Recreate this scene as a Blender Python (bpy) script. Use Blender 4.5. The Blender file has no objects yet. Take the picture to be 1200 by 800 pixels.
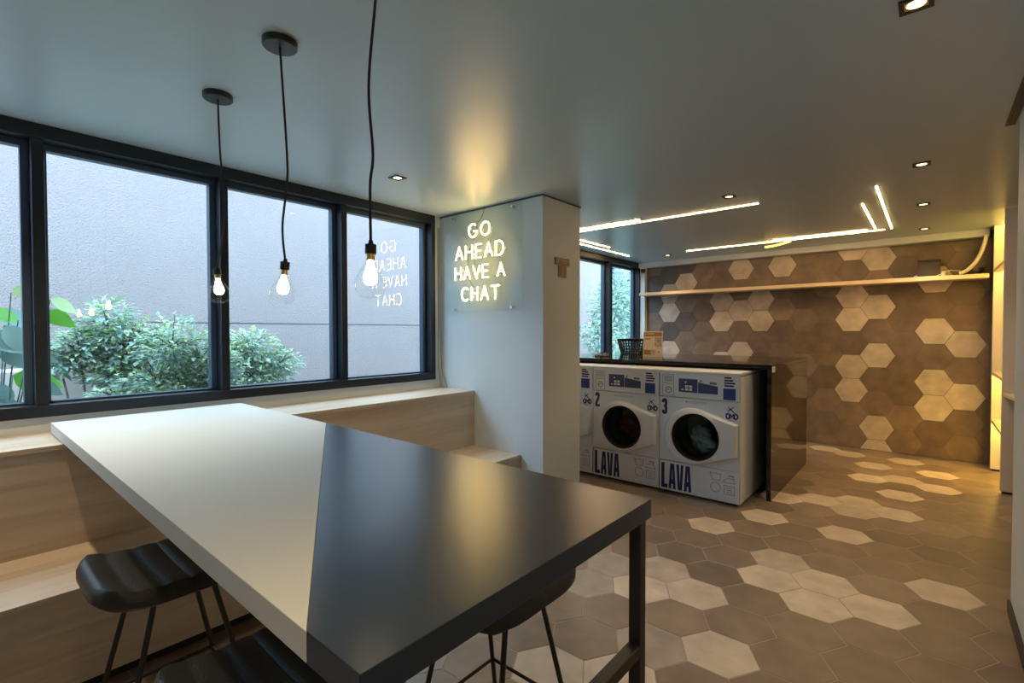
import bpy, bmesh, math, random
from mathutils import Vector, Matrix
random.seed(7)
PI = math.pi
S = bpy.context.scene
COL = S.collection
R = math.radians

# ------------------------------------------------------------------ camera
CAM_H = 1.43
cam_d = bpy.data.cameras.new('camera'); cam = bpy.data.objects.new('camera', cam_d); COL.objects.link(cam)
cam_d.sensor_fit = 'HORIZONTAL'; cam_d.sensor_width = 36.0; cam_d.lens = 572.3 / 1200 * 36.0
cam_d.clip_start = 0.02
_yaw, _pitch, _roll = 0.7070, -0.0201, -0.0014
_fw = Vector((math.cos(_yaw)*math.cos(_pitch), math.sin(_yaw)*math.cos(_pitch), math.sin(_pitch)))
_r = Vector((math.sin(_yaw), -math.cos(_yaw), 0)); _u = _r.cross(_fw)
_r2 = _r*math.cos(_roll) + _u*math.sin(_roll); _u2 = -_r*math.sin(_roll) + _u*math.cos(_roll)
cam.matrix_world = Matrix(((_r2.x, _u2.x, -_fw.x, 0), (_r2.y, _u2.y, -_fw.y, 0), (_r2.z, _u2.z, -_fw.z, CAM_H), (0, 0, 0, 1)))
S.camera = cam

# ------------------------------------------------------------------ sky, exposure
SKY = 6.4
w = bpy.data.worlds.new('overcast_sky'); S.world = w; w.use_nodes = True
_bg = w.node_tree.nodes['Background']; _bg.inputs[0].default_value = (0.50, 0.78, 1.05, 1); _bg.inputs[1].default_value = SKY
S.view_settings.view_transform = 'Standard'; S.view_settings.look = 'None'
S.view_settings.gamma = 1.0; S.view_settings.use_curve_mapping = False
S.view_settings.exposure = 0.45
S.cycles.use_denoising = True
S.cycles.max_bounces = 10; S.cycles.diffuse_bounces = 6; S.cycles.transparent_max_bounces = 16
S.cycles.sample_clamp_indirect = 6.0
S.cycles.caustics_reflective = False; S.cycles.caustics_refractive = False

LED_COL = (1.0, 0.60, 0.25); LED_PW = 58.0       # ceiling light lines
NEON_PW = 29.0; BULB_PW = 24.0; SPOT_W = 28.0; NICHE_PW = 7.5

# ------------------------------------------------------------------ materials
def _nt(name):
    m = bpy.data.materials.new(name); m.use_nodes = True
    nt = m.node_tree; return m, nt, nt.nodes['Principled BSDF']
def mat(name, col, rough=0.5, metal=0.0, spec=0.5, var=0.0, scale=8.0, bump=0.0, bscale=60.0, coat=0.0, stretch=None, trans=0.0):
    m, nt, b = _nt(name)
    b.inputs['Base Color'].default_value = (*col, 1); b.inputs['Roughness'].default_value = rough
    b.inputs['Metallic'].default_value = metal; b.inputs['Specular IOR Level'].default_value = spec
    b.inputs['Coat Weight'].default_value = coat
    tc = nt.nodes.new('ShaderNodeTexCoord')
    if var or bump:
        mp = nt.nodes.new('ShaderNodeMapping'); nt.links.new(tc.outputs['Object'], mp.inputs[0])
        if stretch: mp.inputs['Scale'].default_value = stretch
    if var:
        n = nt.nodes.new('ShaderNodeTexNoise'); n.inputs['Scale'].default_value = scale; n.inputs['Detail'].default_value = 5
        nt.links.new(mp.outputs[0], n.inputs['Vector'])
        cr = nt.nodes.new('ShaderNodeValToRGB')
        cr.color_ramp.elements[0].position = 0.3; cr.color_ramp.elements[1].position = 0.7
        cr.color_ramp.elements[0].color = (*[c*(1-var) for c in col], 1); cr.color_ramp.elements[1].color = (*[min(1, c*(1+var)) for c in col], 1)
        nt.links.new(n.outputs[0], cr.inputs[0]); nt.links.new(cr.outputs[0], b.inputs['Base Color'])
    if bump:
        n2 = nt.nodes.new('ShaderNodeTexNoise'); n2.inputs['Scale'].default_value = bscale; n2.inputs['Detail'].default_value = 6
        nt.links.new(mp.outputs[0], n2.inputs['Vector'])
        bp = nt.nodes.new('ShaderNodeBump'); bp.inputs['Strength'].default_value = bump; bp.inputs['Distance'].default_value = 0.02
        nt.links.new(n2.outputs[0], bp.inputs['Height']); nt.links.new(bp.outputs[0], b.inputs['Normal'])
    return m
def emit(name, col, pw):
    m = bpy.data.materials.new(name); m.use_nodes = True; nt = m.node_tree; nt.nodes.clear()
    o = nt.nodes.new('ShaderNodeOutputMaterial'); e = nt.nodes.new('ShaderNodeEmission')
    e.inputs[0].default_value = (*col, 1); e.inputs[1].default_value = pw; nt.links.new(e.outputs[0], o.inputs[0]); return m
def glass(name, tint=(1, 1, 1), ior=1.45, rough=0.0, haze=None):
    # thin sheet glass: clear straight through, Fresnel reflection on the outer faces
    m = bpy.data.materials.new(name); m.use_nodes = True; nt = m.node_tree; nt.nodes.clear()
    o = nt.nodes.new('ShaderNodeOutputMaterial'); t = nt.nodes.new('ShaderNodeBsdfTransparent'); g = nt.nodes.new('ShaderNodeBsdfGlossy')
    t.inputs[0].default_value = (*tint, 1); g.inputs['Roughness'].default_value = rough
    f = nt.nodes.new('ShaderNodeFresnel'); f.inputs[0].default_value = ior
    ge = nt.nodes.new('ShaderNodeNewGeometry'); s = nt.nodes.new('ShaderNodeMath'); s.operation = 'SUBTRACT'; s.inputs[0].default_value = 1
    nt.links.new(ge.outputs['Backfacing'], s.inputs[1])
    mu = nt.nodes.new('ShaderNodeMath'); mu.operation = 'MULTIPLY'; nt.links.new(f.outputs[0], mu.inputs[0]); nt.links.new(s.outputs[0], mu.inputs[1])
    mx = nt.nodes.new('ShaderNodeMixShader'); nt.links.new(mu.outputs[0], mx.inputs[0]); nt.links.new(t.outputs[0], mx.inputs[1]); nt.links.new(g.outputs[0], mx.inputs[2])
    nt.links.new(mx.outputs[0], o.inputs[0]); return m
def wood(name, c1, c2, axis='X', rough=0.45):
    m, nt, b = _nt(name); b.inputs['Roughness'].default_value = rough
    tc = nt.nodes.new('ShaderNodeTexCoord'); mp = nt.nodes.new('ShaderNodeMapping')
    mp.inputs['Scale'].default_value = (0.5, 9, 9) if axis == 'X' else (9, 0.5, 9)
    nt.links.new(tc.outputs['Object'], mp.inputs[0])
    n = nt.nodes.new('ShaderNodeTexNoise'); n.inputs['Scale'].default_value = 2.2; n.inputs['Detail'].default_value = 9; n.inputs['Roughness'].default_value = 0.62
    n.inputs['Distortion'].default_value = 0.6
    nt.links.new(mp.outputs[0], n.inputs['Vector'])
    cr = nt.nodes.new('ShaderNodeValToRGB'); cr.color_ramp.elements[0].position = 0.28; cr.color_ramp.elements[1].position = 0.6
    cr.color_ramp.elements[0].color = (*c2, 1); cr.color_ramp.elements[1].color = (*c1, 1)
    nt.links.new(n.outputs[0], cr.inputs[0]); nt.links.new(cr.outputs[0], b.inputs['Base Color'])
    return m
def tile_mat(name, col, rough):
    m, nt, b = _nt(name)
    oi = nt.nodes.new('ShaderNodeObjectInfo'); tc = nt.nodes.new('ShaderNodeTexCoord')
    mu = nt.nodes.new('ShaderNodeVectorMath'); mu.operation = 'ADD'
    cb = nt.nodes.new('ShaderNodeVectorMath'); cb.operation = 'SCALE'; cb.inputs['Scale'].default_value = 1.0
    nt.links.new(oi.outputs['Location'], cb.inputs[0])
    nt.links.new(tc.outputs['Object'], mu.inputs[0]); nt.links.new(cb.outputs[0], mu.inputs[1])
    n = nt.nodes.new('ShaderNodeTexNoise'); n.inputs['Scale'].default_value = 7; n.inputs['Detail'].default_value = 6; nt.links.new(mu.outputs[0], n.inputs['Vector'])
    mr = nt.nodes.new('ShaderNodeMapRange'); mr.inputs['From Min'].default_value = 0.3; mr.inputs['From Max'].default_value = 0.7
    mr.inputs['To Min'].default_value = 0.80; mr.inputs['To Max'].default_value = 1.2; nt.links.new(n.outputs[0], mr.inputs[0])
    hs = nt.nodes.new('ShaderNodeMapRange'); hs.inputs['To Min'].default_value = 0.84; hs.inputs['To Max'].default_value = 1.16; nt.links.new(oi.outputs['Random'], hs.inputs[0])
    ml = nt.nodes.new('ShaderNodeMath'); ml.operation = 'MULTIPLY'; nt.links.new(mr.outputs[0], ml.inputs[0]); nt.links.new(hs.outputs[0], ml.inputs[1])
    vm = nt.nodes.new('ShaderNodeVectorMath'); vm.operation = 'SCALE'; vm.inputs[0].default_value = col; nt.links.new(ml.outputs[0], vm.inputs['Scale'])
    nt.links.new(vm.outputs[0], b.inputs['Base Color'])
    rr = nt.nodes.new('ShaderNodeMapRange'); rr.inputs['To Min'].default_value = rough-0.07; rr.inputs['To Max'].default_value = rough+0.12
    nt.links.new(n.outputs[0], rr.inputs[0]); nt.links.new(rr.outputs[0], b.inputs['Roughness'])
    return m

M = {}
M['ceil'] = mat('ceiling_satin_paint', (0.42, 0.53, 0.61), 0.33, spec=0.5, var=0.02, scale=1.5)
M['wall'] = mat('white_wall_paint', (0.62, 0.68, 0.72), 0.6, var=0.02, scale=3)
M['wallwarm'] = mat('offwhite_panel', (0.70, 0.68, 0.65), 0.5, var=0.02)
M['frame'] = mat('black_aluminium', (0.006, 0.011, 0.019), 0.38, spec=0.4)
M['frame_hi'] = mat('black_aluminium_skylit', (0.035, 0.065, 0.11), 0.38)  # lighter blue copy of the black frame, sky light painted into its colour
M['pane'] = glass('window_glass', (0.97, 0.985, 0.98), 1.52)
M['acrylic'] = glass('clear_acrylic', (0.93, 0.96, 0.955), 1.49)
M['bulbglass'] = glass('bulb_glass', (0.99, 0.98, 0.96), 1.45)
M['oak'] = wood('pale_oak_laminate', (0.62, 0.52, 0.41), (0.47, 0.37, 0.28))
M['shelfwood'] = wood('pale_shelf_wood', (0.72, 0.60, 0.42), (0.62, 0.48, 0.32), 'Y')
M['white_lam'] = mat('white_laminate', (0.62, 0.63, 0.60), 0.58, spec=0.3, var=0.01)
M['black_lam'] = mat('black_laminate', (0.006, 0.012, 0.026), 0.29, spec=0.6)
M['black_metal'] = mat('black_powder_coated_steel', (0.012, 0.012, 0.013), 0.4)
M['leather'] = mat('black_leather', (0.017, 0.018, 0.019), 0.42, bump=0.15, bscale=220)
M['grout_floor'] = mat('floor_grout', (0.36, 0.29, 0.22), 0.8, var=0.1)
M['grout_wall'] = mat('wall_grout', (0.16, 0.14, 0.125), 0.8, var=0.1)
FT = [tile_mat('floor_tile_dark', (0.190, 0.145, 0.112), 0.37), tile_mat('floor_tile_brown', (0.225, 0.170, 0.128), 0.37),
      tile_mat('floor_tile_light', (0.50, 0.42, 0.34), 0.38), tile_mat('floor_tile_mid', (0.30, 0.255, 0.215), 0.38)]
WT = [tile_mat('wall_tile_dark', (0.165, 0.125, 0.100), 0.45), tile_mat('wall_tile_brown', (0.19, 0.145, 0.115), 0.45),
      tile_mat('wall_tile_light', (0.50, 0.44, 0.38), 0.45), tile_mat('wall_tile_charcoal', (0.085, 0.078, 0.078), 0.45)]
M['granite'] = mat('polished_black_granite', (0.007, 0.006, 0.005), 0.06, spec=0.55, var=0.25, scale=120)
M['black_gap'] = mat('matt_black_board', (0.010, 0.010, 0.010), 0.7)
M['appliance'] = mat('white_enamel', (0.68, 0.73, 0.80), 0.32, spec=0.5)
M['appliance2'] = mat('white_plastic', (0.68, 0.71, 0.75), 0.36)
M['navy'] = mat('navy_print', (0.012, 0.018, 0.11), 0.45)
M['blue'] = mat('blue_print', (0.012, 0.045, 0.25), 0.45)
M['slate'] = mat('slate_blue_print', (0.035, 0.05, 0.14), 0.3)
M['cream'] = mat('cream_print', (0.70, 0.66, 0.58), 0.45)
M['greyink'] = mat('grey_print', (0.16, 0.16, 0.17), 0.5)
M['linegrey'] = mat('pale_grey_print', (0.30, 0.30, 0.32), 0.5)
M['steel'] = mat('brushed_steel', (0.45, 0.46, 0.47), 0.25, metal=1.0)
M['drum'] = mat('dark_steel_drum', (0.30, 0.33, 0.33), 0.28, metal=0.9)
M['rubber'] = mat('black_rubber_seal', (0.015, 0.018, 0.018), 0.45)
M['cloth_red'] = mat('dark_red_cloth', (0.20, 0.055, 0.065), 0.9, var=0.4, scale=14)
M['cloth_grey'] = mat('grey_cloth', (0.42, 0.48, 0.48), 0.9, var=0.5, scale=12)
M['chrome'] = mat('chrome', (0.7, 0.71, 0.72), 0.12, metal=1.0)
M['brass'] = mat('bulb_brass', (0.75, 0.55, 0.25), 0.3, metal=1.0)
M['cord'] = mat('black_textile_cord', (0.008, 0.010, 0.022), 0.6)
M['bronze'] = mat('bronze_plaque', (0.055, 0.032, 0.020), 0.45)
M['plaque_mark'] = mat('plaque_mark', (0.26, 0.20, 0.155), 0.5)
M['basket'] = mat('black_plastic_basket', (0.018, 0.02, 0.023), 0.4)
M['paper'] = mat('cream_paper', (0.78, 0.66, 0.50), 0.6)
M['orange'] = mat('orange_brown_print', (0.42, 0.19, 0.07), 0.6)
M['photo'] = mat('beige_photo_print', (0.50, 0.38, 0.27), 0.6, var=0.5, scale=40)
M['plastic_white'] = mat('white_plastic_hose', (0.66, 0.62, 0.54), 0.45)
M['darkbox'] = mat('dark_box_card', (0.035, 0.028, 0.022), 0.6)
M['concrete'] = mat('rough_blue_grey_render', (0.258, 0.203, 0.192), 0.9, var=0.03, scale=2.2, bump=0.9, bscale=60)
M['concrete2'] = mat('pale_concrete', (0.45, 0.36, 0.33), 0.9, var=0.08, scale=2.5)
M['joint'] = mat('dark_joint', (0.05, 0.055, 0.06), 0.9)
M['soil'] = mat('garden_soil', (0.34, 0.31, 0.27), 0.95, var=0.3, scale=14)
M['bark'] = mat('bark', (0.12, 0.10, 0.08), 0.9, var=0.3, scale=20)
def leafmat(name, c):
    m, nt, b = _nt(name); b.inputs['Roughness'].default_value = 0.4
    gi = nt.nodes.new('ShaderNodeNewGeometry')
    hs = nt.nodes.new('ShaderNodeMapRange'); hs.inputs['To Min'].default_value = 0.55; hs.inputs['To Max'].default_value = 1.5; nt.links.new(gi.outputs['Random Per Island'], hs.inputs[0])
    vm = nt.nodes.new('ShaderNodeVectorMath'); vm.operation = 'SCALE'; vm.inputs[0].default_value = c; nt.links.new(hs.outputs[0], vm.inputs['Scale'])
    nt.links.new(vm.outputs[0], b.inputs['Base Color'])
    tr = nt.nodes.new('ShaderNodeBsdfTranslucent'); nt.links.new(vm.outputs[0], tr.inputs[0])
    mx = nt.nodes.new('ShaderNodeMixShader'); mx.inputs[0].default_value = 0.4
    nt.links.new(b.outputs[0], mx.inputs[1]); nt.links.new(tr.outputs[0], mx.inputs[2])
    nt.links.new(mx.outputs[0], nt.nodes['Material Output'].inputs[0]); return m
M['leaf_a'] = leafmat('pale_green_leaf', (0.42, 0.53, 0.40)); M['leaf_b'] = leafmat('blue_green_leaf', (0.27, 0.39, 0.33))
M['leaf_c'] = leafmat('fresh_green_leaf', (0.46, 0.58, 0.26)); M['leaf_d'] = leafmat('bright_green_leaf', (0.14, 0.42, 0.05))
M['leaf_e'] = leafmat('dark_teal_leaf', (0.17, 0.28, 0.25))
M['led'] = emit('warm_led', LED_COL, LED_PW)
M['led_dim'] = emit('amber_led', (1.0, 0.62, 0.10), 3.0)
M['neon'] = emit('warm_neon', (1.0, 0.66, 0.23), NEON_PW)
M['bulb'] = emit('bulb_glow', (1.0, 0.74, 0.38), BULB_PW)
M['spot'] = emit('spot_lens_glow', (1.0, 0.72, 0.34), 5.0)
M['niche_led'] = emit('yellow_led', (1.0, 0.60, 0.10), NICHE_PW*8)

# ------------------------------------------------------------------ mesh helpers
class MB:
    def __init__(s): s.v = []; s.f = []
    def add(s, vs, fs):
        n = len(s.v); s.v += [Vector(p) for p in vs]; s.f += [tuple(i+n for i in f) for f in fs]; return s
    def box(s, a, b):
        (x0, y0, z0), (x1, y1, z1) = [(min(p), max(p)) for p in zip(a, b)] and (tuple(map(min, a, b)), tuple(map(max, a, b)))
        return s.add([(x0,y0,z0),(x1,y0,z0),(x1,y1,z0),(x0,y1,z0),(x0,y0,z1),(x1,y0,z1),(x1,y1,z1),(x0,y1,z1)],
                     [(0,3,2,1),(4,5,6,7),(0,1,5,4),(1,2,6,5),(2,3,7,6),(3,0,4,7)])
    def tube(s, pts, r, n=8, closed=False, cap=True):
        P = [Vector(p) for p in pts]; k = len(P); rings = []; base = len(s.v)
        rr = r if isinstance(r, (list, tuple)) else [r]*k
        up = None
        for i in range(k):
            if closed: t = P[(i+1) % k] - P[i-1]
            else: t = P[min(i+1, k-1)] - P[max(i-1, 0)]
            t = t.normalized() if t.length > 1e-9 else Vector((0, 0, 1))
            if up is None:
                up = Vector((0, 0, 1)) if abs(t.z) < 0.9 else Vector((1, 0, 0))
            a = up - t*up.dot(t)
            if a.length < 1e-5: a = t.orthogonal()
            a.normalize(); b = t.cross(a); up = a
            for j in range(n):
                an = 2*PI*j/n; s.v.append(P[i] + (a*math.cos(an) + b*math.sin(an))*rr[i])
        for i in range(k if closed else k-1):
            i2 = (i+1) % k
            for j in range(n):
                j2 = (j+1) % n
                s.f.append((base+i*n+j, base+i*n+j2, base+i2*n+j2, base+i2*n+j))
        if cap and not closed:
            s.f.append(tuple(base+j for j in range(n))[::-1]); s.f.append(tuple(base+(k-1)*n+j for j in range(n)))
        return s
    def lathe(s, prof, n=24, c=(0, 0, 0), ax='Z'):
        base = len(s.v); k = len(prof)
        for r, h in prof:
            for j in range(n):
                a = 2*PI*j/n; p = (r*math.cos(a), r*math.sin(a), h)
                if ax == 'X': p = (h, r*math.cos(a), r*math.sin(a))
                s.v.append(Vector(p) + Vector(c))
        for i in range(k-1):
            for j in range(n):
                j2 = (j+1) % n; s.f.append((base+i*n+j, base+i*n+j2, base+(i+1)*n+j2, base+(i+1)*n+j))
        return s
    def prism(s, poly, fn, d0, d1):
        # poly of (u,v); fn(u,v,d) -> point; extruded d0..d1
        n = len(poly); vs = [fn(u, v, d0) for u, v in poly] + [fn(u, v, d1) for u, v in poly]
        fs = [tuple(range(n))[::-1], tuple(range(n, 2*n))] + [(i, (i+1) % n, n+(i+1) % n, n+i) for i in range(n)]
        return s.add(vs, fs)
    def build(s, name, m, parent=None, smooth=False, bevel=0.0, world=False, seg=2):
        me = bpy.data.meshes.new(name)
        off = parent.matrix_basis.translation if (world and parent) else Vector((0, 0, 0))
        if world and parent and parent.parent: off = off + parent.parent.matrix_basis.translation
        me.from_pydata([p - off for p in s.v], [], s.f); me.update()
        bm = bmesh.new(); bm.from_mesh(me); bmesh.ops.recalc_face_normals(bm, faces=bm.faces); bm.to_mesh(me); bm.free()
        if smooth: me.shade_smooth()
        me.materials.append(m)
        o = bpy.data.objects.new(name, me); COL.objects.link(o); o.parent = parent
        if smooth:
            try: me.set_sharp_from_angle(angle=R(40))
            except Exception: pass
        if bevel:
            b = o.modifiers.new('bevel', 'BEVEL'); b.width = bevel; b.segments = seg; b.limit_method = 'ANGLE'
        return o
def BX(a, b): return MB().box(a, b)
def tag(o, label=None, cat=None, group=None, kind=None):
    if label: o['label'] = label
    if cat: o['category'] = cat
    if group: o['group'] = group
    if kind: o['kind'] = kind
    return o
def thing(name, loc, label, cat, group=None, rz=0):
    o = bpy.data.objects.new(name, None); COL.objects.link(o); o.location = loc; o.rotation_euler = (0, 0, rz); o.empty_display_size = 0.05
    return tag(o, label, cat, group)
def struct(o): o['kind'] = 'structure'; return o
def ribbon(mb, pts, wd, fn, d0, d1, closed=False):
    # flat stroke of width wd in the (u,v) plane
    n = len(pts); L = []; Rr = []
    for i in range(n):
        p = Vector(pts[i]).to_2d()
        a = Vector(pts[(i-1) % n]).to_2d() if (closed or i > 0) else None
        b = Vector(pts[(i+1) % n]).to_2d() if (closed or i < n-1) else None
        d1v = (p-a).normalized() if a is not None and (p-a).length > 1e-9 else None
        d2v = (b-p).normalized() if b is not None and (b-p).length > 1e-9 else None
        if d1v is None: d1v = d2v
        if d2v is None: d2v = d1v
        t = (d1v+d2v)
        t = t.normalized() if t.length > 1e-6 else d1v
        nn = Vector((-t.y, t.x)); c = max(0.45, nn.dot(Vector((-d1v.y, d1v.x))))
        L.append(p+nn*wd/2/c); Rr.append(p-nn*wd/2/c)
    m = n if closed else n-1
    for i in range(m):
        j = (i+1) % n
        mb.prism([L[i], L[j], Rr[j], Rr[i]], lambda u, v, d: fn(u, v, d), d0, d1)
def arc(cx, cy, rx, ry, a0, a1, n=14):
    return [(cx+rx*math.cos(R(a0+(a1-a0)*i/n)), cy+ry*math.sin(R(a0+(a1-a0)*i/n))) for i in range(n+1)]

# ------------------------------------------------------------------ room dimensions
CZ = 2.50; YW = 3.50; XF = 7.27; YR = -0.33; XB = -1.6; XP0, XP1, YP = 3.06, 3.59, 2.295; YN = -0.49

# ================================================================== STRUCTURE
ceiling = struct(BX((XB-0.2, -2.2, CZ), (XF+0.2, YW+0.16, CZ+0.10)).build('ceiling', M['ceil']))
floor = struct(BX((XB-0.2, -2.2, -0.2), (XF+0.2, YW+0.16, -0.0016)).build('floor', M['grout_floor']))
wl = MB()
WZ0, WZ1 = 0.99, CZ
WX0, WX1 = -1.45, 2.985      # lounge window
VX0, VX1 = 4.45, 7.21        # laundry window
wl.box((XB-0.2, YW, 0), (XF+0.2, YW+0.16, WZ0))
wl.box((XB-0.2, YW, WZ0), (WX0, YW+0.16, CZ)); wl.box((WX1, YW, WZ0), (VX0, YW+0.16, CZ)); wl.box((VX1, YW, WZ0), (XF+0.2, YW+0.16, CZ))
struct(wl.build('wall_left', M['wall']))
struct(BX((XB-0.2, -2.2, 0), (XB, YW, CZ)).build('wall_back', M['wall']))
struct(BX((XB, YR-0.15, 0), (3.51, YR, CZ)).build('wall_right', M['wall'], bevel=0.004))
struct(BX((XB, -2.35, 0), (XF+0.2, -2.2, CZ)).build('wall_corridor', M['wall']))
struct(BX((XB, YR, 0), (3.512, YR+0.012, 0.065)).build('baseboard_right', M['black_metal'], bevel=0.002))
wall_far = struct(BX((XF, -2.2, 0), (XF+0.2, YW, CZ)).build('wall_far', M['grout_wall']))
struct(BX((7.13, YN+0.02, 2.425), (XF, YW, CZ)).build('trim_1', M['wall'], bevel=0.004))
pil = struct(BX((XP0, YP, 0), (XP1, YW, CZ)).build('pillar', M['wall'], bevel=0.003))
struct(BX((7.19, 3.40, 0), (XF, YW, 2.425)).build('trim_2', M['wall'], bevel=0.003))
# thin shadow-gap bead round the pillar head
tg = MB(); tg.box((XP0-0.006, YP-0.006, CZ-0.012), (XP1+0.006, YP, CZ)); tg.box((XP0-0.006, YP, CZ-0.012), (XP0, YW, CZ))
struct(tg.build('trim_3', M['frame_hi']))

# ---------------- windows
def window(name, x0, x1, mullx, z0=WZ0, z1=WZ1, ms=0.05):
    root = bpy.data.objects.new(name, None); COL.objects.link(root); root.location = (x0, YW, z0); root['kind'] = 'structure'
    yf, yb, yg = YW-0.02, YW+0.13, YW+0.10
    fr = MB(); h = 0.062
    fr.box((x0, yf, z0), (x1, yb, z0+h)); fr.box((x0, yf, z1-0.075), (x1, yb, z1))
    fr.box((x0, yf, z0+h), (x0+0.05, yb, z1-0.075)); fr.box((x1-0.045, yf, z0+h), (x1, yb, z1-0.075))
    fr.build('window_frame', M['frame'], root, bevel=0.004, world=True)
    edges = [x0+0.05] + [e for m in mullx for e in (m-ms/2, m+ms/2)] + [x1-0.045]
    for m in mullx:
        BX((m-ms/2, yf+0.005, z0+h), (m+ms/2, yb, z1-0.075)).build('mullion', M['frame'], root, bevel=0.004, world=True)
    for i in range(0, len(edges), 2):
        a, b = edges[i], edges[i+1]
        sa = MB(); t = 0.035; ya, yb2 = yg-0.035, yg+0.02
        for p in (((a, ya, z0+h), (a+t*0.5, yb2, z1-0.075)), ((b-t, ya, z0+h), (b, yb2, z1-0.075)), ((a+t*0.5, ya, z0+h), (b-t, yb2, z0+h+0.012)), ((a+t*0.5, ya, z1-0.075-t), (b-t, yb2, z1-0.075))):
            sa.box(*p)
        sash = sa.build('sash', M['frame_hi'], root, bevel=0.003, world=True)
        BX((a+t*0.5-0.005, yg-0.003, z0+h+0.005), (b-t+0.005, yg+0.003, z1-0.075-t+0.005)).build('pane', M['pane'], root, world=True)
    return root
window('window_1', WX0, WX1, [-0.55, 0.338, 1.208, 2.064])
window('window_2', VX0, VX1, [5.35, 6.28], ms=0.07)

# ---------------- hexagonal tiles
DA, DB = 0.2893, 0.2572            # flat-to-flat pitch, column pitch
EH = DB*2/3                         # half width across corners
def hexpoly(gap=0.0025):
    h = DA/2-gap; e = EH-gap*1.15
    return [(0, e), (h, e/2), (h, -e/2), (0, -e), (-h, -e/2), (-h, e/2)]       # (a,b): a across flats, b across corners
def clip(poly, a0, a1, b0, b1):
    for ax, lim, sg in ((0, a0, 1), (0, a1, -1), (1, b0, 1), (1, b1, -1)):
        out = []
        for i in range(len(poly)):
            p, q = poly[i-1], poly[i]; dp, dq = sg*(p[ax]-lim), sg*(q[ax]-lim)
            if dq >= 0:
                if dp < 0: t = dp/(dp-dq); out.append((p[0]+(q[0]-p[0])*t, p[1]+(q[1]-p[1])*t))
                out.append(q)
            elif dp >= 0:
                t = dp/(dp-dq); out.append((p[0]+(q[0]-p[0])*t, p[1]+(q[1]-p[1])*t))
        poly = out
        if len(poly) < 3: return []
    return poly
def tile_geo(poly, fn, h=0.004, ch=0.0018):
    cx = sum(p[0] for p in poly)/len(poly); cy = sum(p[1] for p in poly)/len(poly); n = len(poly)
    def ins(p):
        d = math.hypot(p[0]-cx, p[1]-cy) or 1; k = max(0, 1-ch*1.3/d); return (cx+(p[0]-cx)*k, cy+(p[1]-cy)*k)
    vs = [fn(a, b, 0) for a, b in poly] + [fn(a, b, h-ch*0.6) for a, b in poly] + [fn(*ins(p), h) for p in poly]
    fs = [tuple(range(2*n, 3*n))] + [(i, (i+1) % n, n+(i+1) % n, n+i) for i in range(n)] + [(n+i, n+(i+1) % n, 2*n+(i+1) % n, 2*n+i) for i in range(n)]
    return vs, fs
def share_meshes(mats, fn, nm):
    out = []
    for m in mats:
        vs, fs = tile_geo(hexpoly(), fn); me = bpy.data.meshes.new(nm); me.from_pydata([Vector(v) for v in vs], [], fs); me.update()
        bm = bmesh.new(); bm.from_mesh(me); bmesh.ops.recalc_face_normals(bm, faces=bm.faces)
        bm.to_mesh(me); bm.free(); me.materials.append(m); out.append(me)
    return out
# floor: (a,b) = (x,y)
F_LIGHT = {(5,2),(6,1),(6,-1),(4,0),(3,0),(3,-1),(2,-1),(3,-2),(4,-3),(1,1),(0,0),(8,1),(9,0),(9,-1),(8,-1),(9,-2),(11,-2),(12,-1),(13,-2),(12,-3),(14,-1),(14,-3),(16,-2),(16,0),(16,1),(2,2),(1,2),(-2,2),(-2,1),(17,3),(18,2)}
F_MID = {(-1,1),(2,4),(0,4),(1,3),(-1,4),(0,3),(-1,5),(-2,4)}
FX0, FY0 = 2.229, 0.696
ff = lambda a, b, d: (a, b, d-0.004 if d > 0 else -0.0030)
fm = share_meshes(FT, ff, 'tile')
def cam_px(p):
    v = Vector(p) - Vector((0, 0, CAM_H)); z = v.dot(_fw)
    return (600+572.3*v.dot(_r2)/z, 400-572.3*v.dot(_u2)/z) if z > 0.05 else (-999, -999)
cells = []; rest = MB()
for j in range(-12, 12):
    for i in range(-14, 19):
        x = FX0 + DA*(i+(j % 2)*0.5); y = FY0 + DB*j
        pl = clip([(a+x, b+y) for a, b in hexpoly()], XB, XF-0.004, -2.2, YW)
        if not pl: continue
        if x > XP0-0.1 and x < XP1+0.1 and y > YP+0.1: continue
        if (i, j) in F_LIGHT: t = 2
        elif (i, j) in F_MID: t = 3
        else: t = 0 if random.random() < 0.62 else 1
        px = cam_px((x, y, 0))
        vis = -60 < px[0] < 1260 and px[1] < 900 and not (x > 4.35 and y > 1.15) and not (y > 2.6 and x < XP0) and not (y > 2.0 and x > 3.4) and y > -0.95
        cells.append((px[1] if vis else -1, x, y, pl, t))
cells.sort(key=lambda c: -c[0])
rest_by = {}
for k, (sc, x, y, pl, t) in enumerate(cells):
    if sc > 0 and k < 300:
        if len(pl) == 6 and min(p[0] for p in pl) > XB+0.01 and max(p[0] for p in pl) < XF-0.02:
            o = bpy.data.objects.new('tile', fm[t]); o.location = (x, y, 0)
        else:
            vs, fs = tile_geo([(a-x, b-y) for a, b in pl], ff); mb = MB().add(vs, fs)
            o = mb.build('tile', FT[t], floor); o.location = (x, y, 0); continue
        COL.objects.link(o); o.parent = floor
    else:
        vs, fs = tile_geo(pl, ff); rest_by.setdefault(t, MB()).add(vs, fs)
for t, mb in rest_by.items(): mb.build('far_tiles', FT[t], floor)['kind'] = 'stuff'
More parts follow.
